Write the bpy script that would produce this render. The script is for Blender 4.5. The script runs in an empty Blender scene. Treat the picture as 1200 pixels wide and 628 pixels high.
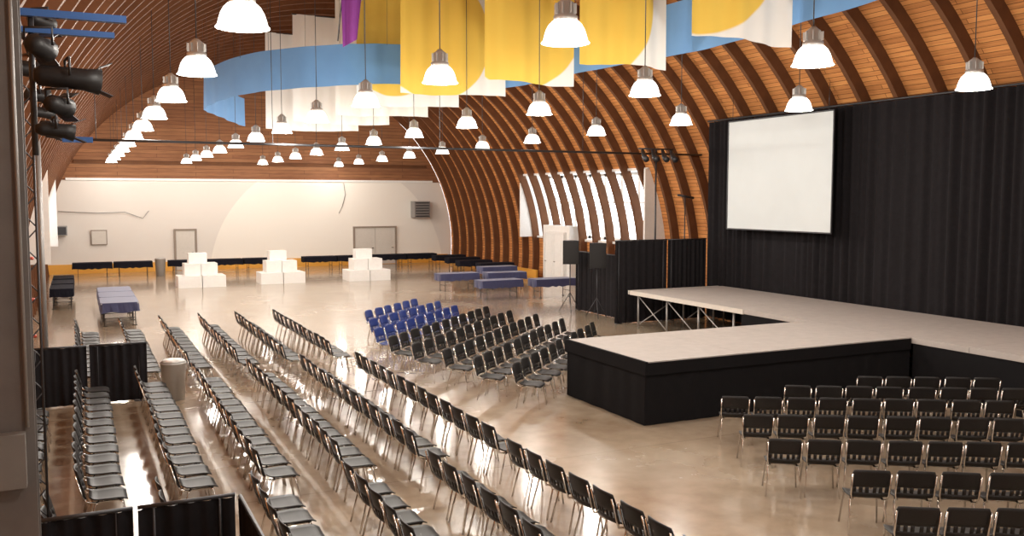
import bpy, math, random
from mathutils import Vector, Matrix
random.seed(7)
S=bpy.context.scene
COL=S.collection
try:
    S.view_settings.view_transform='Standard'
    S.view_settings.look='None'
except Exception as e: print(e)

# ---------------------------------------------------------------- materials
def newmat(name):
    m=bpy.data.materials.new(name); m.use_nodes=True
    return m,m.node_tree.nodes,m.node_tree.links,m.node_tree.nodes['Principled BSDF']
def mat(name,c,rough=.5,metal=0,c2=None,scale=8,bump=0,emit=None,es=0,spec=None,sheen=0,coat=0):
    m,N,L,b=newmat(name)
    b.inputs['Roughness'].default_value=rough
    b.inputs['Metallic'].default_value=metal
    if spec is not None: b.inputs['Specular IOR Level'].default_value=spec
    if sheen: b.inputs['Sheen Weight'].default_value=sheen
    if coat: b.inputs['Coat Weight'].default_value=coat
    if c2 is None: c2=tuple(x*.88 for x in c)
    tc=N.new('ShaderNodeTexCoord'); no=N.new('ShaderNodeTexNoise'); no.inputs['Scale'].default_value=scale
    no.inputs['Detail'].default_value=3
    L.new(tc.outputs['Object'],no.inputs['Vector'])
    mx=N.new('ShaderNodeMix'); mx.data_type='RGBA'
    mx.inputs[6].default_value=(*c,1); mx.inputs[7].default_value=(*c2,1)
    L.new(no.outputs['Fac'],mx.inputs[0]); L.new(mx.outputs[2],b.inputs['Base Color'])
    if bump:
        bp=N.new('ShaderNodeBump'); bp.inputs['Strength'].default_value=bump; bp.inputs['Distance'].default_value=.02
        L.new(no.outputs['Fac'],bp.inputs['Height']); L.new(bp.outputs['Normal'],b.inputs['Normal'])
    if emit:
        b.inputs['Emission Color'].default_value=(*emit,1); b.inputs['Emission Strength'].default_value=es
    return m
def plank(name,a,b2,mortar,row=.14,width=3.2):
    m,N,L,b=newmat(name)
    uv=N.new('ShaderNodeUVMap'); uv.uv_map='UVMap'
    br=N.new('ShaderNodeTexBrick'); br.inputs['Scale'].default_value=1
    br.inputs['Brick Width'].default_value=width; br.inputs['Row Height'].default_value=row
    br.inputs['Mortar Size'].default_value=.008; br.inputs['Bias'].default_value=0
    br.inputs['Color1'].default_value=(*a,1); br.inputs['Color2'].default_value=(*b2,1); br.inputs['Mortar'].default_value=(*mortar,1)
    L.new(uv.outputs[0],br.inputs['Vector'])
    mp=N.new('ShaderNodeMapping'); mp.inputs['Scale'].default_value=(.6,9,1); L.new(uv.outputs[0],mp.inputs[0])
    no=N.new('ShaderNodeTexNoise'); no.inputs['Scale'].default_value=2; no.inputs['Detail'].default_value=5
    L.new(mp.outputs[0],no.inputs['Vector'])
    mx=N.new('ShaderNodeMix'); mx.data_type='RGBA'; mx.blend_type='OVERLAY'; mx.inputs[0].default_value=.5
    L.new(br.outputs['Color'],mx.inputs[6]); L.new(no.outputs['Fac'],mx.inputs[7])
    L.new(mx.outputs[2],b.inputs['Base Color']); b.inputs['Roughness'].default_value=.65; b.inputs['Specular IOR Level'].default_value=.2
    return m
WOOD=plank('roof_boards',(.66,.29,.095),(.46,.185,.06),(.13,.05,.02))
GABLE=plank('gable_boards',(.30,.14,.065),(.23,.10,.048),(.08,.035,.02),row=.2,width=4)
RIB=mat('rib_timber',(.16,.066,.027),.7,c2=(.09,.037,.017),scale=3,spec=.2)
BLACKCLOTH=mat('black_drape_cloth',(.010,.009,.010),.95,c2=(.017,.015,.017),spec=.15)
SKIRT=mat('stage_skirt_cloth',(.006,.006,.007),.95,c2=(.009,.008,.009),spec=.15)
NAVY=mat('navy_table_cloth',(.025,.030,.085),.6,c2=(.035,.04,.12),sheen=.2)
DARKT=mat('black_table_cloth',(.008,.008,.014),.85,spec=.15)
CHROME=mat('chrome_steel',(.75,.73,.70),.22,1,scale=2)
STEEL=mat('painted_grey_steel',(.33,.32,.31),.45,.5)
DSTEEL=mat('dark_steel',(.06,.06,.065),.45,.6)
PLASTIC=mat('black_moulded_plastic',(.010,.009,.009),.50,c2=(.015,.013,.013),scale=40,spec=.35)
BLUEP=mat('blue_moulded_plastic',(.012,.035,.20),.5)
WHITE=mat('white_paint',(.85,.84,.81),.5)
SCREENM=mat('screen_fabric',(.66,.71,.72),.8,scale=1)
ORANGE=mat('ochre_baseboard',(.80,.40,.06),.5)
BLUEC=mat('blue_ribbon_cloth',(.16,.35,.64),.85,c2=(.12,.28,.56),scale=1.5)
PURPLE=mat('purple_cloth',(.20,.03,.22),.8)
BLUEB=mat('blue_painted_steel',(.03,.10,.30),.4)
RED=mat('red_valve_paint',(.45,.05,.02),.4)
DECK=mat('stage_deck_carpet',(.46,.42,.39),.8,c2=(.36,.33,.31),scale=5)
GREYW=mat('grey_door_paint',(.66,.62,.56),.5)
POST=mat('weathered_post',(.17,.155,.145),.7,c2=(.10,.09,.085),scale=6)
BOXM=mat('electrical_box_paint',(.20,.19,.18),.5)
FRAMEB=mat('brown_door_frame',(.30,.24,.19),.6)
BIN=mat('galvanised_bin',(.55,.54,.52),.4,.4)
SHADE=mat('glowing_reflector',(.9,.9,.88),.4,emit=(1,.95,.87),es=2.3)
BULB=mat('lamp_bulb_glow',(1,1,1),.4,emit=(1,.95,.86),es=14)
HOUS=mat('cast_lamp_housing',(.55,.54,.52),.4,.6)

# floor
m,N,L,b=newmat('polished_concrete'); FLOOR=m
tc=N.new('ShaderNodeTexCoord')
n1=N.new('ShaderNodeTexNoise'); n1.inputs['Scale'].default_value=.4; n1.inputs['Detail'].default_value=9
n2=N.new('ShaderNodeTexNoise'); n2.inputs['Scale'].default_value=3; n2.inputs['Detail'].default_value=10
for n in (n1,n2): L.new(tc.outputs['Object'],n.inputs['Vector'])
cr=N.new('ShaderNodeValToRGB'); cr.color_ramp.elements[0].position=.3; cr.color_ramp.elements[1].position=.7
cr.color_ramp.elements[0].color=(.25,.175,.11,1); cr.color_ramp.elements[1].color=(.46,.38,.285,1)
ad=N.new('ShaderNodeMix'); ad.inputs[0].default_value=.4
L.new(n1.outputs['Fac'],ad.inputs[2]); L.new(n2.outputs['Fac'],ad.inputs[3]); L.new(ad.outputs[0],cr.inputs[0])
br=N.new('ShaderNodeTexBrick'); br.offset=0; br.inputs['Scale'].default_value=1; br.inputs['Brick Width'].default_value=6; br.inputs['Row Height'].default_value=6
br.inputs['Mortar Size'].default_value=.010; br.inputs['Color1'].default_value=(1,1,1,1); br.inputs['Color2'].default_value=(1,1,1,1); br.inputs['Mortar'].default_value=(.7,.66,.62,1)
L.new(tc.outputs['Object'],br.inputs['Vector'])
mx=N.new('ShaderNodeMix'); mx.data_type='RGBA'; mx.blend_type='MULTIPLY'; mx.inputs[0].default_value=1
L.new(cr.outputs[0],mx.inputs[6]); L.new(br.outputs['Color'],mx.inputs[7]); L.new(mx.outputs[2],b.inputs['Base Color'])
mr=N.new('ShaderNodeMapRange'); mr.inputs[3].default_value=.16; mr.inputs[4].default_value=.34; L.new(n1.outputs['Fac'],mr.inputs[0]); L.new(mr.outputs[0],b.inputs['Roughness'])
b.inputs['Coat Weight'].default_value=.6; b.inputs['Coat Roughness'].default_value=.10

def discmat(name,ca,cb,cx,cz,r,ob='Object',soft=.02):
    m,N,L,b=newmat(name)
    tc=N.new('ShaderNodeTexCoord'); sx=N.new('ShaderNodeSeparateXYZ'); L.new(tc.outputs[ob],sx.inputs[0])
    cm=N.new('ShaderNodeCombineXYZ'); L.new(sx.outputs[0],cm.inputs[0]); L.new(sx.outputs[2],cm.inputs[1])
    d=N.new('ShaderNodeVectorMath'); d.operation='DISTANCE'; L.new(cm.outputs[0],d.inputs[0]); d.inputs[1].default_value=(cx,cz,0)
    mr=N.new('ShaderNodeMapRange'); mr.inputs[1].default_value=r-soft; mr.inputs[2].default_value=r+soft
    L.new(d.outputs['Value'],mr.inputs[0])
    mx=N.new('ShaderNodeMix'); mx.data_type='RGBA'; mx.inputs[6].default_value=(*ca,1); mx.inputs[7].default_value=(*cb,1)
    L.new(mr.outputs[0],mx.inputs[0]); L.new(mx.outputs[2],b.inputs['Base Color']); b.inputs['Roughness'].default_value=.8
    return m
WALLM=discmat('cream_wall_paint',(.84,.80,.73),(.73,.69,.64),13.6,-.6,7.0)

# ---------------------------------------------------------------- mesh builder
class M:
    def __init__(s): s.v=[]; s.f=[]; s.mi=[]; s.sm=[]; s.uv=None; s.k=0; s.sk=True
    def addf(s,f): s.f.append(f); s.mi.append(s.k); s.sm.append(s.sk)
    def box(s,c,d,rz=0,rx=0,ry=0):
        o=len(s.v); R=Matrix.Rotation(rz,3,'Z')@Matrix.Rotation(ry,3,'Y')@Matrix.Rotation(rx,3,'X'); c=Vector(c)
        for z in(-.5,.5):
            for x,y in((-.5,-.5),(.5,-.5),(.5,.5),(-.5,.5)): s.v.append(c+R@Vector((x*d[0],y*d[1],z*d[2])))
        sk=s.sk; s.sk=False
        for f in((3,2,1,0),(4,5,6,7),(0,1,5,4),(1,2,6,5),(2,3,7,6),(3,0,4,7)): s.addf(tuple(i+o for i in f))
        s.sk=sk; return s
    def tube(s,pts,r,n=8):
        pts=[Vector(p) for p in pts]; o=len(s.v); rs=r if isinstance(r,(list,tuple)) else [r]*len(pts)
        for i,p in enumerate(pts):
            a=pts[max(0,i-1)]; b2=pts[min(len(pts)-1,i+1)]; t=(b2-a).normalized()
            up=Vector((0,0,1)) if abs(t.z)<.9 else Vector((1,0,0))
            x=t.cross(up).normalized(); y=x.cross(t)
            for k in range(n):
                an=2*math.pi*k/n; s.v.append(p+rs[i]*(math.cos(an)*x+math.sin(an)*y))
        for i in range(len(pts)-1):
            for k in range(n):
                s.addf((o+i*n+k,o+i*n+(k+1)%n,o+(i+1)*n+(k+1)%n,o+(i+1)*n+k))
        s.addf(tuple(o+k for k in range(n))[::-1]); s.addf(tuple(o+(len(pts)-1)*n+k for k in range(n)))
        return s
    def lathe(s,prof,c=(0,0,0),n=24,cap=True):
        o=len(s.v)
        for r,z in prof:
            for k in range(n):
                a=2*math.pi*k/n; s.v.append(Vector((c[0]+r*math.cos(a),c[1]+r*math.sin(a),c[2]+z)))
        for i in range(len(prof)-1):
            for k in range(n): s.addf((o+i*n+k,o+i*n+(k+1)%n,o+(i+1)*n+(k+1)%n,o+(i+1)*n+k))
        if cap:
            s.addf(tuple(o+k for k in range(n))[::-1]); s.addf(tuple(o+(len(prof)-1)*n+k for k in range(n)))
        return s
    def sheet(s,f,nu,nv,off):
        off=Vector(off); o=len(s.v); W=nu+1
        for layer in(0,1):
            for j in range(nv+1):
                for i in range(W): s.v.append(Vector(f(i/nu,j/nv))+off*layer)
        K=W*(nv+1)
        for j in range(nv):
            for i in range(nu):
                a=o+j*W+i; s.addf((a,a+1,a+W+1,a+W)); s.addf((K+a+W,K+a+W+1,K+a+1,K+a))
        for i in range(nu):
            a=o+i; s.addf((a,K+a,K+a+1,a+1)); a=o+nv*W+i; s.addf((a+1,K+a+1,K+a,a))
        for j in range(nv):
            a=o+j*W; s.addf((a,a+W,K+a+W,K+a)); a=o+j*W+nu; s.addf((a+W,a,K+a,K+a+W))
        return s
    def surf(s,f,nu,nv):
        o=len(s.v); W=nu+1
        for j in range(nv+1):
            for i in range(W): s.v.append(Vector(f(i/nu,j/nv)))
        for j in range(nv):
            for i in range(nu):
                a=o+j*W+i; s.addf((a,a+1,a+W+1,a+W))
        return s
    def add(s,o2,k=None):
        o=len(s.v); s.v+=o2.v
        for f,mi,sm in zip(o2.f,o2.mi,o2.sm): s.f.append(tuple(i+o for i in f)); s.mi.append(mi if k is None else k); s.sm.append(sm)
        return s
    def mesh(s,name,*mats):
        me=bpy.data.meshes.new(name); me.from_pydata([tuple(v) for v in s.v],[],s.f)
        for m_ in mats: me.materials.append(m_)
        me.polygons.foreach_set('material_index',s.mi); me.polygons.foreach_set('use_smooth',s.sm)
        me.update(); return me
def obj(name,me,parent=None,loc=(0,0,0),rz=0):
    o=bpy.data.objects.new(name,me); COL.objects.link(o); o.location=loc; o.rotation_euler=(0,0,rz)
    if parent: o.parent=parent
    return o
def tag(o,label,cat,group=None):
    o['label']=label; o['category']=cat
    if group: o['group']=group
    return o
def thing(name,label,cat,loc=(0,0,0),rz=0,group=None,me=None):
    o=obj(name,me,None,loc,rz); 
    if me is None: o.empty_display_size=.2
    return tag(o,label,cat,group)
def struct(name,me,loc=(0,0,0)):
    o=obj(name,me,None,loc); o['kind']='structure'; return o

# ---------------------------------------------------------------- room
CX,CZ=9.7,1.2
YB=53.0; Y0=-6.0
def arch(a,b2,n=72,extra=()):
    t0=-math.asin(1.2/b2); th=[t0+(math.pi-2*t0)*i/n for i in range(n+1)]
    for z in extra:
        t=math.asin((z-CZ)/b2); th+=[t,math.pi-t]
    th=sorted(set(th))
    return [(CX+a*math.cos(t),CZ+b2*math.sin(t)) for t in th]
A,B=11.5,10.4
DZ0,DZ1=2.1,5.1
P=arch(A,B,72,(DZ0,DZ1))
vs=[];fs=[];uvs=[]
arc=[0]
for i in range(1,len(P)): arc.append(arc[-1]+math.dist(P[i],P[i-1]))
ys=[Y0,30,41,YB]
for y in ys:
    for p in P: vs.append((p[0],y,p[1]))
n=len(P)
for j in range(3):
    for i in range(n-1):
        mz=(P[i][1]+P[i+1][1])/2
        if j==1 and DZ0<mz<DZ1: continue
        fs.append((j*n+i,j*n+i+1,(j+1)*n+i+1,(j+1)*n+i)); uvs+=[(ys[j],arc[i]),(ys[j],arc[i+1]),(ys[j+1],arc[i+1]),(ys[j+1],arc[i])]
me=bpy.data.meshes.new('ceiling'); me.from_pydata(vs,[],fs); me.materials.append(WOOD)
ul=me.uv_layers.new(name='UVMap')
for i,u in enumerate(uvs): ul.data[i].uv=u
struct('ceiling',me)
me=M().box((CX,(Y0+YB)/2,-.1),(24.6,YB-Y0,.2)).mesh('floor',FLOOR); struct('floor',me)
# ribs
PI=arch(A-.33,B-.33,60); PO=arch(A+.03,B+.03,60)
mb=M(); mb.sk=False; w=.07
for i in range(len(PI)):
    for (p,y) in((PI[i],-w),(PI[i],w),(PO[i],w),(PO[i],-w)): mb.v.append(Vector((p[0],y,max(0,p[1]))))
for i in range(len(PI)-1):
    for k in range(4): mb.addf((i*4+k,i*4+(k+1)%4,i*4+4+(k+1)%4,i*4+4+k))
ribme=mb.mesh('arch_rib',RIB)
y=.2;k=1
while y<YB-.3:
    struct('trim_%d'%k,ribme,(0,y,0)); k+=1; y+=1.2
TR=k
def wallpoly(z0,z1,m_,name,yy=YB):
    R=arch(A-.01,B-.01,200); pts=[p for p in R if z0-1e-6<=p[1]<=z1+1e-6]
    def xat(z): return A*math.sqrt(max(0,1-((z-CZ)/B)**2))
    right=[p for p in pts if p[0]>CX]; left=[p for p in pts if p[0]<=CX]
    poly=[(CX+xat(z0),z0)]+right
    if z1<11: poly+=[(CX+xat(z1),z1),(CX-xat(z1),z1)]
    poly+=left+[(CX-xat(z0),z0)]
    me=bpy.data.meshes.new(name); me.from_pydata([(p[0],yy,p[1]) for p in poly],[],[tuple(range(len(poly)))])
    me.materials.append(m_)
    ul=me.uv_layers.new(name='UVMap')
    for i in range(len(poly)): ul.data[i].uv=poly[i]
    return struct(name,me)
ZW=4.95
wallpoly(0,ZW,WALLM,'wall_back'); wallpoly(ZW,12,GABLE,'wall_gable'); wallpoly(0,12,WHITE,'wall_front',Y0)  # wall_front: unseen, added behind the camera to keep sky light out
struct('trim_%d'%TR,M().box((CX,YB-.08,ZW+.05),(20.4,.14,.12)).mesh('ledge',WHITE)); TR+=1
struct('trim_%d'%TR,M().box((CX,YB-.1,5.9),(19.6,.16,.16)).mesh('gable_beam',RIB)); TR+=1
struct('baseboard_back',M().box((CX,YB-.05,.25),(22.4,.08,.5)).mesh('baseboard',ORANGE))
struct('baseboard_right',M().box((CX+11.0,46.5,.2),(.1,12.5,.4)).mesh('baseboard',ORANGE))
# dormers
wn=1
for sg in(1,-1):
    bx=M()
    bx.box((CX+sg*11.4,35.5,DZ1+.05),(1.7,11.2,.1)).box((CX+sg*11.75,35.5,DZ0-.05),(.8,11.2,.1))
    for yy in(29.95,41.05): bx.box((CX+sg*11.3,yy,3.6),(1.7,.1,3.1))
    struct('wall_%s_dormer'%('right' if sg>0 else 'left'),bx.mesh('dormer',WHITE))
    for k in range(8):
        yc=30+11/8*(k+.5); f=M(); hw=11/16
        f.box((0,-hw+.05,0),(.08,.1,3.0)).box((0,hw-.05,0),(.08,.1,3.0)).box((0,0,1.44),(.08,2*hw,.12)).box((0,0,-1.44),(.08,2*hw,.12)).box((0,0,.2),(.06,2*hw,.06)).box((0,0,0),(.05,.04,2.9))
        struct('window_%d'%wn,f.mesh('window_frame',WHITE if sg>0 else ORANGE),(CX+sg*12.1,yc,3.6)); wn+=1
# doors
def door(name,c,w_,h,axis,m_=GREYW,leaves=1):
    f=M(); x,y_=c
    D=(lambda cx,cz,wx,wz,t,o=0:f.box((x+cx,y_-o,cz),(wx,t,wz))) if axis=='x' else (lambda cx,cz,wx,wz,t,o=0:f.box((x-o,y_+cx,cz),(t,wx,wz)))
    D(-w_/2-.05,h/2,.1,h,.14); D(w_/2+.05,h/2,.1,h,.14); D(0,h+.05,w_+.2,.1,.14)
    o=struct(name,f.mesh('door_frame',FRAMEB if m_ is GREYW else WHITE))
    for l in range(leaves):
        lw=w_/leaves; cx=-w_/2+lw*(l+.5); f=M(); D(cx,h/2+.01,lw-.02,h-.03,.06); D(cx,h*.72,lw*.6,h*.3,.02,.04); D(cx,h*.28,lw*.6,h*.3,.02,.04)
        lf=obj('door_leaf',f.mesh('leaf',m_),o)
        f=M(); D(cx+lw*.36,1.0,.12,.04,.05,.07); obj('handle',f.mesh('handle',CHROME),o)
door('door_1',(5.35,YB-.08),1.0,2.2,'x')
door('door_2',(16.2,YB-.08),2.5,2.2,'x',leaves=2)
f=M().box((20.65,37.7,1.35),(.5,2.6,2.7)).mesh('door_surround',WHITE); struct('wall_door_surround',f)
door('door_3',(20.32,37.7),1.8,2.3,'y',WHITE,2)

# ---------------------------------------------------------------- chairs
def seat_fn(u,v):
    e=abs(2*v-1); w_=.225*(1-.18*e**4)*(1 if v>.5 else .93+.07*v*2)
    x=(2*u-1)*w_; y_=-.20+.42*v
    z=.445+.018*abs(2*u-1)**3-.035*max(0,(v-.75)*4)**2+.03*max(0,(.2-v)*5)**2
    return (x,y_,z)
def back_fn(u,v):
    w_=.228*(1-.12*max(0,(v-.6)*2.5)**3)*(.96+.04*v)
    x=(2*u-1)*w_; z=.485+.345*v-.012*abs(2*u-1)**3*v
    y_=-.235-.085*v-.035*(1-abs(2*u-1)**2)+.01
    return(x,y_,z)
seatM=M().sheet(seat_fn,8,8,(0,0,-.014))
backM=M().sheet(lambda u,v:back_fn(u,.36+.64*v),8,5,(0,-.014,0))
backM.sheet(lambda u,v:back_fn(u,.16*v),8,1,(0,-.014,0))
for i,(a_,c_) in enumerate(((0,.13),(.20,.29),(.355,.445),(.555,.645),(.71,.80),(.87,1))):
    backM.sheet(lambda u,v,a_=a_,c_=c_:back_fn(a_+u*(c_-a_),.14+.24*v),1,2,(0,-.014,0))
def legm(sx,front):
    if front: return M().tube([(sx*.18,.12,.425),(sx*.195,.16,.40),(sx*.225,.235,0)],.0115,6)
    return M().tube([(sx*.18,-.10,.425),(sx*.195,-.135,.40),(sx*.225,-.235,0)],.0115,6)
frameM=M()
for sx in(-1,1): frameM.tube([(sx*.17,.17,.418),(sx*.17,-.17,.418),(sx*.20,-.23,.44),(sx*.215,-.268,.52),(sx*.218,-.34,.78)],.0115,6)
frameM.tube([(-.18,.12,.42),(.18,.12,.42)],.01,6); frameM.tube([(-.18,-.1,.42),(.18,-.1,.42)],.01,6)
def chairset(pl):
    return dict(seat=seatM.mesh('seat',pl),back=backM.mesh('backrest',pl),frame=frameM.mesh('frame',CHROME),
      legs=[legm(sx,fr).mesh('leg',CHROME) for sx in(-1,1) for fr in(True,False)])
CH=chairset(PLASTIC)
def onemesh(pl):
    a=M(); a.add(seatM,0); a.add(backM,0); a.add(frameM,1)
    for sx in(-1,1):
        for fr in(True,False): a.add(legm(sx,fr),1)
    return a.mesh('stacking_chair',pl,CHROME)
CHONE=onemesh(PLASTIC); CHBLUE=onemesh(BLUEP)
def chair(x,y_,fx,fy,group,label,detail=True,blue=False,sh=.2):
    rz=math.atan2(-fx,fy)+random.uniform(-.035,.035); x+=random.uniform(-.015,.015)+sh*fx; y_+=random.uniform(-.015,.015)+sh*fy
    if not detail:
        return thing('stacking_chair',label,'chair',(x,y_,0),rz,group,CHBLUE if blue else CHONE)
    r=thing('stacking_chair',label,'chair',(x,y_,0),rz,group)
    obj('seat',CH['seat'],r); obj('backrest',CH['back'],r); obj('frame',CH['frame'],r)
    for l in CH['legs']: obj('leg',l,r)
LB='black plastic stacking chair with chrome legs in a long row'
n=0
SP=.56
for X in(0,1.05,2.05,3.05,4.05,5.1):
    for i in range(12): chair(X,19.9+SP*i+.02*X,1,0,'chairs in the rows near the tables',LB,False); n+=1
for X in(-.95,0,1.03,2.06,3.1,4.15,5.25):
    for i in range(13 if X>-.5 else 10): chair(X,11.7+.55*i-(0.2 if X>5 else 0),1,0,'chairs in the long middle rows',LB); n+=1
for X,y1 in((5.2,6.0),(4.05,6.6),(2.95,7.2),(1.85,7.6),(.85,9.3),(-.3,9.3)):
    y_=10.75 if X<1 else 10.5
    while y_>y1: chair(X,y_,1,0,'chairs in the nearest rows','black plastic stacking chair facing the stage platform'); y_-=.55; n+=1
for c,s0,cnt in((9.5,3.6,3),(10.75,3.54,5),(12.1,2.86,7),(13.45,2.77,8),(14.65,2.66,9),(15.6,3.87,8),(16.5,5.35,5)):
    for i in range(cnt):
        s=s0+.515*i; x=.87*s+.49*c; y_=-.49*s+.87*c
        chair(x,y_,.56,.83,'chairs beside the runway stage','black slotted-back stacking chair with chrome frame by the runway',sh=.22); n+=1
for q,s0 in((-5.45,16.3),(-6.4,16.7),(-7.35,17.4),(-8.3,17.9),(-9.25,18.6)):
    for i in range(11):
        s=s0+.6*i; chair((s+q)*.707,(s-q)*.707,.707,-.707,'chairs angled towards the runway','black plastic stacking chair in a diagonal row by the stage',q>-7,sh=.1); n+=1
for q,s0,c in((-10.2,19.7,9),(-11.15,21.2,8),(-12.1,22.7,6)):
    for i in range(c):
        s=s0+.6*i; chair((s+q)*.707,(s-q)*.707,.707,-.707,'blue chairs','blue plastic stacking chair in a diagonal row',False,True,sh=.1)
print('CHAIRS',n)

# ---------------------------------------------------------------- stage
ZS=1.14
XB=19.05
st=thing('stage_platform','long low stage with grey carpeted deck and black skirt','stage',(17.2,15,0))
def P_(b_,name,m_,par,label=None):
    o=obj(name,b_.mesh(name,m_),par,tuple(-c for c in par.location))
    if label:o['label']=label
    return o
b_=M()
for yy in range(7): b_.box((17.15,7.2+1+2.36*yy,ZS-.06),(3.5,2.35,.12))
P_(b_,'deck',DECK,st)
def pleat(p0,p1,z0,z1,amp=.03,wl=.22,res=7):
    p0=Vector((*p0,0));p1=Vector((*p1,0)); d=(p1-p0); Ln=d.length; d.normalize(); nrm=Vector((-d.y,d.x,0)); nu=max(8,int(Ln/wl*res))
    g0=p0.x*abs(d.x)+p0.y*abs(d.y); sg=1 if d.x+d.y>0 else -1
    def f(u,v):
        s=g0+sg*u*Ln; k=2*math.pi/wl
        a=amp*(math.sin(k*s+1.6*math.sin(s*1.9)+.25*v)*(.55+.45*math.sin(s*1.37+1))+.55*math.sin(k*.57*s+2.0*math.sin(s*.8)+.5*v)+.5*math.sin(s*2.3)*(1-v))
        p=p0+d*(u*Ln)+nrm*a; return (p.x,p.y,z0+(z1-z0)*v)
    return M().surf(f,nu,6)
P_(pleat((15.41,7.1),(15.41,13.05),0.01,ZS-.02,.006,.5),'skirt',SKIRT,st)
P_(pleat((15.41,15.95),(15.41,18.4),0.01,ZS-.02,.006,.5),'skirt',SKIRT,st)
P_(pleat((15.43,18.4),(18.85,18.4),0.01,ZS-.13,.012,.3),'skirt',SKIRT,st)
for yy in(18.8,20.3,21.8,23.3):
    for xx in(15.5,17.2,18.8): P_(M().tube([(xx,yy,0),(xx,yy,ZS-.12)],.03,8),'leg',STEEL,st)
for yy in(18.8,20.3,21.8): P_(M().tube([(15.5,yy,.1),(15.5,yy+1.5,ZS-.15)],.018,6),'brace',STEEL,st)
P_(M().tube([(15.5,23.3,.1),(17.2,23.3,ZS-.15)],.018,6),'brace',STEEL,st); P_(M().tube([(17.2,23.3,.1),(18.8,23.3,ZS-.15)],.018,6),'brace',STEEL,st)
P_(M().box((15.39,20.95,ZS-.07),(.03,5.3,.12)),'edge_trim',GREYW,st); P_(M().box((17.15,23.72,ZS-.07),(3.5,.03,.12)),'edge_trim',GREYW,st)
rw=thing('stage_runway','runway stage section with grey deck and black skirt','stage',(12.1,14.5,0))
b_=M()
for i in range(3): b_.box((8.85+1.09+2.18*i,14.5,ZS-.06),(2.175,2.84,.12))
P_(b_,'deck',DECK,rw)
P_(M().box((8.86,14.5,ZS-.13),(.04,2.9,.22)).box((12.12,13.08,ZS-.13),(6.5,.04,.22)).box((8.875,14.5,ZS-.015),(.06,2.88,.035)),'edge_band',SKIRT,rw)
P_(pleat((8.87,15.9),(8.87,13.1),0.01,ZS-.1,.008,.5),'skirt',SKIRT,rw)
P_(pleat((8.87,13.1),(15.38,13.1),0.01,ZS-.1,.008,.5),'skirt',SKIRT,rw)
P_(pleat((15.38,15.9),(8.87,15.9),0.01,ZS-.02,.006,.5),'skirt',SKIRT,rw)

XC=XB
edges=[7.0+i*2.92 for i in range(7)]
for i in range(6):
    r=thing('stage_curtain','tall pleated black velour curtain behind the stage','curtain',(XC,edges[i],0),0,'black backdrop curtains')
    P_(pleat((XC,edges[i]),(XC,edges[i+1]),.03,6.5,.06,.26,9),'curtain_cloth',BLACKCLOTH,r)
r=thing('curtain_rail','dark steel pipe carrying the black backdrop curtains','curtain rail',(XC,7,6.53),me=None)
P_(M().tube([(XC,6.9,6.54),(XC,24.6,6.54)],.03),'pipe',DSTEEL,r)
sc=thing('projection_screen','large white projection screen hanging before black curtain','screen',(18.45,20.6,3.0))
P_(M().box((18.45,20.6,4.7),(.02,4.32,3.28)),'screen_surface',SCREENM,sc)
P_(M().box((18.45,18.41,4.7),(.04,.03,3.36)).box((18.45,22.79,4.7),(.04,.03,3.36)).box((18.45,20.6,6.36),(.04,4.4,.03)).box((18.45,20.6,3.04),(.04,4.4,.03)),'screen_frame',DSTEEL,sc)
for yy in(18.6,22.6): P_(M().tube([(18.45,yy,6.36),(18.45,yy,7.1)],.008,5),'hanging_cable',DSTEEL,sc)

def drape(p0,p1,h,label,m_=BLACKCLOTH):
    r=thing('drape_panel',label,'drape',((p0[0]+p1[0])/2,(p0[1]+p1[1])/2,0),0,'pipe and drape panels')
    P_(pleat(p0,p1,.02,h-.02,.022,.16),'drape_cloth',m_,r)
    b_=M().tube([(*p0,h),(*p1,h)],.02); P_(b_,'rail',DSTEEL,r)
    a=Vector((*p0,0)); c=Vector((*p1,0)); d=(c-a).normalized()*.14
    for p in(a+d,c-d):
        P_(M().tube([(p.x,p.y,0.01),(p.x,p.y,h)],.014).lathe([(.12,0.001),(.12,.012)],(p.x,p.y,0),16),'upright',DSTEEL,r)
drape((15.3,24.35),(17.28,24.35),2.65,'tall black pipe and drape panel behind stage')
drape((17.32,24.35),(18.85,24.35),2.65,'tall black pipe and drape panel behind stage')
drape((16.1,24.6),(16.1,28.2),2.1,'black pipe and drape panel beside the speakers')
drape((-.95,19.15),(.07,19.15),1.15,'low black drape fence between chair rows')
drape((.12,19.15),(1.15,19.15),1.15,'low black drape fence between chair rows')
drape((-.55,8.85),(.37,8.85),1.15,'low black drape fence enclosing the seating')
drape((.41,8.85),(1.28,8.85),1.15,'low black drape fence enclosing the seating')
drape((1.32,8.78),(1.32,6.4),1.15,'low black drape fence running towards the entrance')

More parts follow.
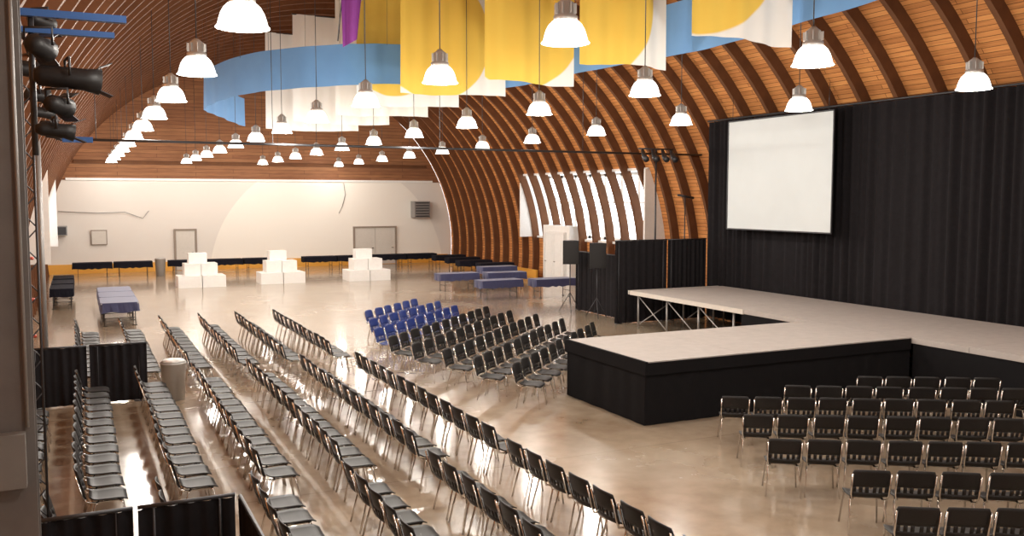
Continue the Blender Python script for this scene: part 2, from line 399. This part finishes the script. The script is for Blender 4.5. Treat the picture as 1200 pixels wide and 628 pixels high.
# ---------------------------------------------------------------- tables
def table_meshes(Lx,Wy,m_):
    hx,hy=Lx/2,Wy/2; n_=64
    per=[]
    for i in range(n_):
        a=2*math.pi*i/n_; c,s_=math.cos(a),math.sin(a)
        k=1/max(abs(c)/hx,abs(s_)/hy); k2=min(k,math.hypot(hx,hy)*.985)
        per.append((c*k2,s_*k2,i))
    b_=M(); b_.sk=False
    for (x,y_,i) in per: b_.v.append(Vector((x,y_,.755)))
    for (x,y_,i) in per: b_.v.append(Vector((x*1.004,y_*1.01,.74)))
    for (x,y_,i) in per:
        w_=1+.018*math.sin(i*1.7); b_.v.append(Vector((x*1.01*w_,y_*1.03*w_,.45+.02*math.sin(i*.9))))
    b_.addf(tuple(range(n_)))
    for r_ in(0,1):
        for i in range(n_): j=(i+1)%n_; b_.addf((r_*n_+i,r_*n_+n_+i,r_*n_+n_+j,r_*n_+j))
    cl=b_.mesh('tablecloth',m_)
    top=M().box((0,0,.725),(Lx-.03,Wy-.03,.025)).mesh('table_top',WHITE)
    lg=M().tube([(0,-hy+.1,0.01),(0,-hy+.1,.71)],.014,6).tube([(0,hy-.1,0.01),(0,hy-.1,.71)],.014,6).tube([(0,-hy+.1,.25),(0,hy-.1,.25)],.012,6).tube([(0,-hy+.05,.012),(0,-hy+.2,.012)],.012,6).tube([(0,hy-.2,.012),(0,hy-.05,.012)],.012,6).mesh('leg_frame',DSTEEL)
    return cl,top,lg,hx
TN=table_meshes(1.83,.78,NAVY); TB=table_meshes(1.83,.78,DARKT); TL=table_meshes(1.83,1.1,NAVY)
def table(x,y_,T,rz=0,label='folding banquet table with short navy cloth'):
    r=thing('banquet_table',label,'table',(x,y_,0),rz,'cloth-covered banquet tables')
    obj('tablecloth',T[0],r); obj('table_top',T[1],r); obj('leg_frame',T[2],r,(T[3]-.25,0,0)); obj('leg_frame',T[2],r,(-T[3]+.25,0,0))
BL='folding table with black cloth along the cream wall'
for x in(.6,2.5,5.1,7.0,8.9,12.1,14.0,16.2,18.1): table(x,50.2,TB,0,BL)
for y_ in(31.4,33.3,35.2): table(1.1,y_,TL,math.pi/2,'wide folding table with blue-black cloth by chairs')
for y_ in(37,39.2,41.5): table(-.6,y_,TB,math.pi/2,'folding table with black cloth beside the wall')
for x,y_ in((19.1,48.2),(19.0,45.9),(18.7,43.6),(18.9,41.4)): table(x,y_,TB,random.uniform(-.06,.06),'folding table with black cloth near the side wall')
for x,y_ in((14.8,36.4),(15.1,32.7),(16.9,36.0),(17.3,32.3),(18.0,39.2)): table(x,y_,TN,random.uniform(-.06,.06))

def podium(x,y_):
    r=thing('white_podium','stack of white stepped display boxes on the floor','podium',(x,y_,0),0,'white stepped podiums')
    for xx in(-.52,.52): obj('lower_box',M().box((xx,0,.26),(1.0,1.3,.52)).mesh('t',WHITE),r)
    for xx in(-.36,.36): obj('middle_box',M().box((xx,.15,.79),(.70,.98,.53)).mesh('t',WHITE),r)
    obj('upper_box',M().box((-.1,.3,1.28),(.8,.6,.45)).mesh('t',WHITE),r)
podium(4.95,43);podium(8.6,43.3);podium(12.7,43)
def bin_(x,y_,h,r_,label):
    r=thing('waste_bin',label,'waste bin',(x,y_,0)); 
    obj('bin_body',M().lathe([(r_*.85,0.005),(r_,h),(r_*1.04,h+.005),(r_*1.04,h+.03),(r_*.95,h+.03)]).mesh('b',BIN),r)
    obj('lid',M().lathe([(r_*1.02,h+.03),(r_*.8,h+.08),(r_*.2,h+.1)]).mesh('l',BIN),r)
bin_(1.62,18.95,.72,.24,'round pale grey bin beside the black drape'); bin_(3.78,49.9,.85,.26,'round grey waste bin near the wall door')
r=thing('wall_heater','grey unit heater mounted on the cream wall','heater',(19.0,52.6,2.9))
P_(M().box((19.0,52.6,3.3),(1.0,.7,1.0)),'heater_body',STEEL,r)
b_=M()
for i in range(6): b_.box((19.0,52.23,2.9+.16*i),(.85,.04,.05),rx=.4)
P_(b_,'grille',DSTEEL,r); 
r=thing('wall_heater','small grey unit heater high on the wall','heater',(-.8,52.6,2.2)); P_(M().box((-.8,52.65,2.3),(.6,.6,.5)),'heater_body',STEEL,r); P_(M().box((-.8,52.33,2.3),(.5,.04,.4)),'grille',DSTEEL,r)
r=thing('wall_panel','small pale panel on the cream wall','panel',(1.0,52.9,2.0)); P_(M().box((1.0,52.93,1.9),(.8,.08,.8)),'panel_face',FRAMEB,r);P_(M().box((1.0,52.88,1.9),(.7,.03,.7)),'panel_door',GREYW,r)
r=thing('wall_cable','dark cable sagging across the cream wall','cable',(0,52.9,3))
P_(M().tube([(-.9,52.9,3.3),(1,52.9,3.2),(2.3,52.9,3.25),(3.2,52.9,2.9),(3.5,52.9,3.3)],.02,6),'cable_run',STEEL,r)
r=thing('wall_cable','dark cable looping down the painted circle','cable',(14,52.9,3))
P_(M().tube([(14.3,52.9,4.9),(14.4,52.9,4.2),(14.2,52.9,3.5),(14.0,52.9,3.1)],.02,6),'cable_run',STEEL,r)

# ---------------------------------------------------------------- pendants
HM=M().lathe([(.03,.52),(.05,.50),(.10,.46),(.10,.33),(.14,.31),(.14,.25),(.11,.23)],n=20)
for i in range(8):
    a=i*math.pi/4; HM.box((.115*math.cos(a),.115*math.sin(a),.39),(.04,.01,.12),rz=a)
HMm=HM.mesh('lamp_housing',HOUS)
SHm=M().lathe([(.11,.27),(.155,.25),(.195,.21),(.228,.15),(.25,.08),(.262,.03),(.285,0),(.28,0),(.255,.03),(.24,.08),(.22,.145),(.185,.20),(.145,.235),(.02,.25)],n=32,cap=False).mesh('lamp_shade',SHADE)
BUm=M().lathe([(.02,.22),(.06,.19),(.09,.13),(.08,.07),(.03,.04)],n=16).mesh('lamp_bulb',BULB)
def roofz(x): return CZ+(B-.1)*math.sqrt(1-((x-CX)/(A-.05))**2)
LP=205; ZL=5.8
for X,ya in((1.65,10.05),(5.2,9.4),(9.1,9.5),(13.5,10.4)):
    zt=roofz(X)-ZL
    cm=M().tube([(0,0,.5),(0,0,zt)],.009,6).lathe([(.05,zt-.06),(.06,zt-.01)],n=12).mesh('lamp_cord',DSTEEL)
    for k in range(-2,11):  # first two of each row are out of view, added to light the foreground
        y_=ya+4.05*k
        if y_>51: continue
        r=thing('pendant_lamp','glowing white bell pendant lamp on a long rod','lamp',(X,y_,ZL),0,'hanging pendant lamps')
        obj('lamp_cord',cm,r); obj('lamp_housing',HMm,r); obj('lamp_shade',SHm,r); obj('lamp_bulb',BUm,r)
        ld=bpy.data.lights.new('lamp_light','POINT'); ld.energy=LP if 8<y_<44 else LP*.7; ld.color=(1,.94,.855); ld.shadow_soft_size=.2
        lo=bpy.data.objects.new('lamp_light',ld); COL.objects.link(lo); lo.parent=r; lo.location=(0,0,-.24)

# ---------------------------------------------------------------- banners
YEL=(.84,.57,.09);WHI=(.82,.81,.77)
def banner(x0,x1,y_,z0,label,m_):
    xc=(x0+x1)/2; z1=min(roofz(x0),roofz(x1))-.35
    r=thing('hanging_banner',label,'banner',(xc,y_,z0),0,'cloth banners under the roof ridge')
    w_=x1-x0;h=z1-z0; ph=random.random()*6
    f=lambda u,v:((u-.5)*w_*(1-.02*v),.06*math.sin(u*w_*4+ph+v)+.03*math.sin(u*w_*11+ph),h*v+.04*math.sin(u*5+ph)*(1-v))
    obj('banner_cloth',M().surf(f,40,14).mesh('banner_cloth',m_),r)
    obj('batten',M().tube([(-w_/2,0,h),(w_/2,0,h)],.025,8).mesh('batten',DSTEEL),r)
def ym(i,cx,cz,rr,inv=False): return discmat('banner_cloth_%d'%i,YEL if not inv else WHI,WHI if not inv else YEL,cx,cz,rr)
banner(9.55,11.75,12.8,6.75,'yellow banner with white edge hanging from roof',ym(1,-1.0,1.9,1.85))
banner(9.3,11.5,16.3,6.75,'yellow banner with white side hanging from roof',ym(2,-.9,1.3,1.65))
banner(8.9,11.3,20.0,6.8,'bright yellow banner with white corner',ym(3,-.3,1.6,1.75))
banner(8.1,11.3,24.0,6.9,'wide yellow banner with white corners',ym(4,-.6,1.6,1.75))
banner(7.9,11.3,27.6,6.9,'white banner with yellow disc under the ridge',ym(5,-.5,1.9,1.6))
banner(8.2,11.6,31.3,6.9,'white and yellow banner hanging under ridge',ym(6,.8,2.5,1.6))
banner(7.6,11.4,35.2,6.9,'plain white banner hanging from the roof',ym(7,2.8,3.5,.8))
banner(7.3,11.3,39.2,6.9,'plain white banner hanging from the roof',ym(8,2.8,3.5,.8))
cp=[Vector(p) for p in((12.1,8.0,7.3),(11.98,11.5,7.2),(11.98,15.7,7.15),(11.95,20,7.2),(11.6,24,7.25),(10.3,25.8,7.3),(8.3,25.7,7.3),(6.7,25.5,7.2),(4.9,27.3,7.05),(4.0,30.2,7.0),(4.1,33,7.0),(5.2,36.3,7.0),(6.4,39,7.0))]
def cat(t):
    n_=len(cp)-1; t=t*n_; i=min(int(t),n_-1); t-=i
    p=[cp[max(0,min(n_,i+k))] for k in(-1,0,1,2)]
    return .5*((2*p[1])+(p[2]-p[0])*t+(2*p[0]-5*p[1]+4*p[2]-p[3])*t*t+(-p[0]+3*p[1]-3*p[2]+p[3])*t**3)
def rf(u,v):
    c=cat(u); return(c.x+.03*math.sin(u*160)*(1-v),c.y+.03*math.sin(u*130),c.z+1.15*v+.04*math.sin(u*30))
r=thing('cloth_ribbon','long curving sky-blue cloth ribbon strung below roof','banner',(8,22,7))
P_(M().surf(rf,260,4),'ribbon_cloth',BLUEC,r)
for i in range(0,27): 
    c=cat(i/26); 
    P_(M().tube([(c.x,c.y,c.z+1.13),(c.x,c.y,roofz(c.x)-.1)],.005,4),'hanging_wire',DSTEEL,r)
r=thing('hanging_flag','narrow purple flag hanging from the roof','flag',(4.2,15,6.5))
P_(M().surf(lambda u,v:(4.2+(u-.5)*(.25+.35*v)+.12*v,15+.05*math.sin(u*9),6.5+2.6*v+.15*u*(1-v)),8,8),'flag_cloth',PURPLE,r)
P_(M().tube([(4.0,15.03,6.6),(4.35,15.03,9.7)],.012,6),'flag_cord',DSTEEL,r)

r=thing('rigging_pipe','dark steel rigging pipe spanning the hall','pipe',(9,25.9,5.5))
P_(M().tube([(-.6,25.9,5.5),(19.8,25.9,5.5)],.035),'pipe',DSTEEL,r)
for x in(.5,5,10,15): P_(M().tube([(x,25.9,5.53),(x,25.9,roofz(x)-.05)],.01,5),'hanging_wire',DSTEEL,r)
r=thing('light_stand','tall dark lighting stand with a cross bar','light stand',(17.4,25.2,0))
b_=M().tube([(17.4,25.2,0.3),(17.4,25.2,5.6)],.03)
for a in(0,2.1,4.2): b_.tube([(17.4,25.2,.8),(17.4+.6*math.cos(a),25.2+.45*math.sin(a),.02)],.018,6)
P_(b_,'stand_pole',DSTEEL,r); P_(M().tube([(16.7,25.2,5.62),(18.1,25.2,5.62)],.025),'cross_bar',DSTEEL,r)
for x in(16.85,17.25,17.65,18.0): P_(M().tube([(x,25.2,5.58),(x-.05,25.0,5.35),(x-.1,24.8,5.25)],[.05,.09,.1],10),'spotlight',DSTEEL,r)
r=thing('light_stand','dark lighting bar on slim pole near the screen','light stand',(18.6,25.2,0)); 
P_(M().tube([(18.6,25.2,0.01),(18.6,25.2,4.1)],.02).lathe([(.2,.001),(.2,.02)],(18.6,25.2,0),16),'stand_pole',DSTEEL,r)
P_(M().tube([(18.3,25.2,4.1),(18.95,25.2,4.0)],.04),'spotlight',DSTEEL,r)
def speaker(x,y_,rz):
    r=thing('loudspeaker','black loudspeaker on a tripod stand beside drapes','speaker',(x,y_,0),rz,'loudspeakers on stands')
    b_=M()
    pr=[(-.28,-.2),(.28,-.2),(.19,.2),(-.19,.2)]
    for z in(1.70,2.52):
        for p in pr: b_.v.append(Vector((p[0],p[1],z)))
    b_.sk=False
    for f in((3,2,1,0),(4,5,6,7),(0,1,5,4),(1,2,6,5),(2,3,7,6),(3,0,4,7)): b_.addf(f)
    obj('cabinet',b_.mesh('cab',PLASTIC),r)
    obj('grille',M().box((0,-.21,2.11),(.5,.02,.74)).mesh('gr',PLASTIC),r)
    b_=M().tube([(0,0,.3),(0,0,1.70)],.018)
    for a in(.5,2.6,4.7): b_.tube([(0,0,.7),(.42*math.cos(a),.42*math.sin(a),.02)],.013,6)
    obj('tripod',b_.mesh('tp',DSTEEL),r)
speaker(15.5,27.6,-.4); speaker(15.45,25.7,-.4)

# ---------------------------------------------------------------- entrance side clutter
r=thing('steel_post','weathered grey structural post with electrical box','post',(-.38,5,0))
P_(M().box((-.37,5.0,2.85),(.06,.2,5.7)).box((-.315,4.9,2.85),(.19,.02,5.7)).box((-.315,5.1,2.85),(.19,.02,5.7)),'post_body',POST,r)
P_(M().box((-.32,4.85,2.75),(.12,.08,.26)),'electrical_box',BOXM,r)
P_(M().tube([(-.25,4.87,2.9),(-.25,4.87,5.6)],.010,6),'conduit',STEEL,r)
r=thing('steel_post','slim grey steel pole by the side wall','post',(-.64,19.6,0))
P_(M().tube([(-.64,19.6,0),(-.64,19.6,5.4)],.05,10).lathe([(.12,0.001),(.12,.03)],(-.64,19.6,0)),'post_body',STEEL,r)
r=thing('valve_pipe','dark riser pipe with red valves on side wall','pipe',(-.57,11.12,0))
P_(M().tube([(-.57,11.12,0),(-.57,11.12,5.2)],.04,10).tube([(-.57,11.12,3.6),(-.70,11.2,3.6),(-.70,11.2,5)],.025,8),'riser',DSTEEL,r)
for z in(2.5,2.9,3.35): P_(M().lathe([(.06,z-.1),(.08,z-.06),(.08,z+.06),(.06,z+.1)],(-.57,11.12,0),12).tube([(-.57,11.12,z),(-.45,11.05,z)],.02,6),'valve',RED,r)
# slim lattice tower
r=thing('rigging_tower','slim dark lattice rigging tower beside the seating','rigging tower',(-.42,9.9,0))
b_=M()
for dx in(-.06,.06): b_.tube([(-.42+dx,9.9,.01),(-.42+dx,9.9,5.3)],.014,6)
z=.2; k=0
while z<5.1:
    b_.tube([(-.48,9.9,z),(-.36,9.9,z+.14)] if k%2 else [(-.36,9.9,z),(-.48,9.9,z+.14)],.007,5); z+=.16; k+=1
P_(b_,'lattice',DSTEEL,r)
r=thing('lighting_truss','blue steel bars carrying black stage lights','lighting truss',(-.1,7.2,5))
P_(M().box((-.06,7.2,5.28),(.85,.06,.05)),'blue_bar',BLUEB,r); P_(M().box((-.09,7.25,5.17),(.75,.06,.04)),'blue_bar',BLUEB,r)
P_(M().tube([(-.4,7.2,5.75),(-.4,7.2,4.3)],.02).tube([(-.25,7.25,5.3),(-.25,7.25,4.3)],.02).tube([(-.4,7.2,5.5),(-.4,24,5.5)],.02,6),'hanging_frame',DSTEEL,r)
P_(M().box((0.02,7.3,4.42),(.2,.05,.04)),'blue_bar',BLUEB,r)
def fixture(x,y_,z,L_,rr,ang):
    q=thing('stage_light','black theatrical stage light clamped to hanging frame','stage light',(x,y_,z),ang,'stage lights on the truss')
    obj('light_body',M().tube([(-L_/2,0,0),(-L_/2+.04,0,0),(L_/4,0,-.01),(L_/2,0,-.02)],[rr*.5,rr*.85,rr*.9,rr*1.1],14).mesh('lb',PLASTIC),q)
    obj('yoke',M().tube([(0,-rr*1.15,0),(0,-rr*1.15,rr*1.5),(0,rr*1.15,rr*1.5),(0,rr*1.15,0)],.01,6).mesh('yk',DSTEEL),q)
    obj('barn_door',M().box((L_/2+.03,0,rr*1.1),(.09,rr*1.6,.006),ry=-.4).mesh('bd',DSTEEL),q)
    obj('barn_door',M().box((L_/2+.03,0,-rr*1.2),(.09,rr*1.6,.006),ry=.4).mesh('bd',DSTEEL),q)
fixture(-.03,7.1,4.84,.42,.085,.15); fixture(-.2,7.05,5.04,.22,.08,1.2); fixture(-.1,7.0,4.64,.2,.07,1.0); fixture(-.12,7.0,4.47,.24,.055,.2); fixture(-.2,7.6,5.3,.2,.06,.9)
for i in range(5): fixture(-.42,10.4+2.6*i,5.3,.3,.09,.5)

# ---------------------------------------------------------------- world / camera
w=bpy.data.worlds.new('World'); S.world=w; w.use_nodes=True
bg=w.node_tree.nodes['Background']; bg.inputs[0].default_value=(.93,.96,1,1); bg.inputs[1].default_value=5.0
f_=1060.; yaw=math.atan2(510,1063); pit=math.atan2(82,1060)
F=Vector((math.sin(yaw)*math.cos(pit),math.cos(yaw)*math.cos(pit),-math.sin(pit)))
R=Vector((math.cos(yaw),-math.sin(yaw),0)); U=R.cross(F)
cd=bpy.data.cameras.new('Camera'); cam=bpy.data.objects.new('Camera',cd); COL.objects.link(cam)
cam.matrix_world=Matrix(((R.x,U.x,-F.x,0),(R.y,U.y,-F.y,0),(R.z,U.z,-F.z,4.0),(0,0,0,1)))
cd.sensor_width=36; cd.lens=f_/1200*36; cd.clip_start=.05; cd.clip_end=300
S.camera=cam
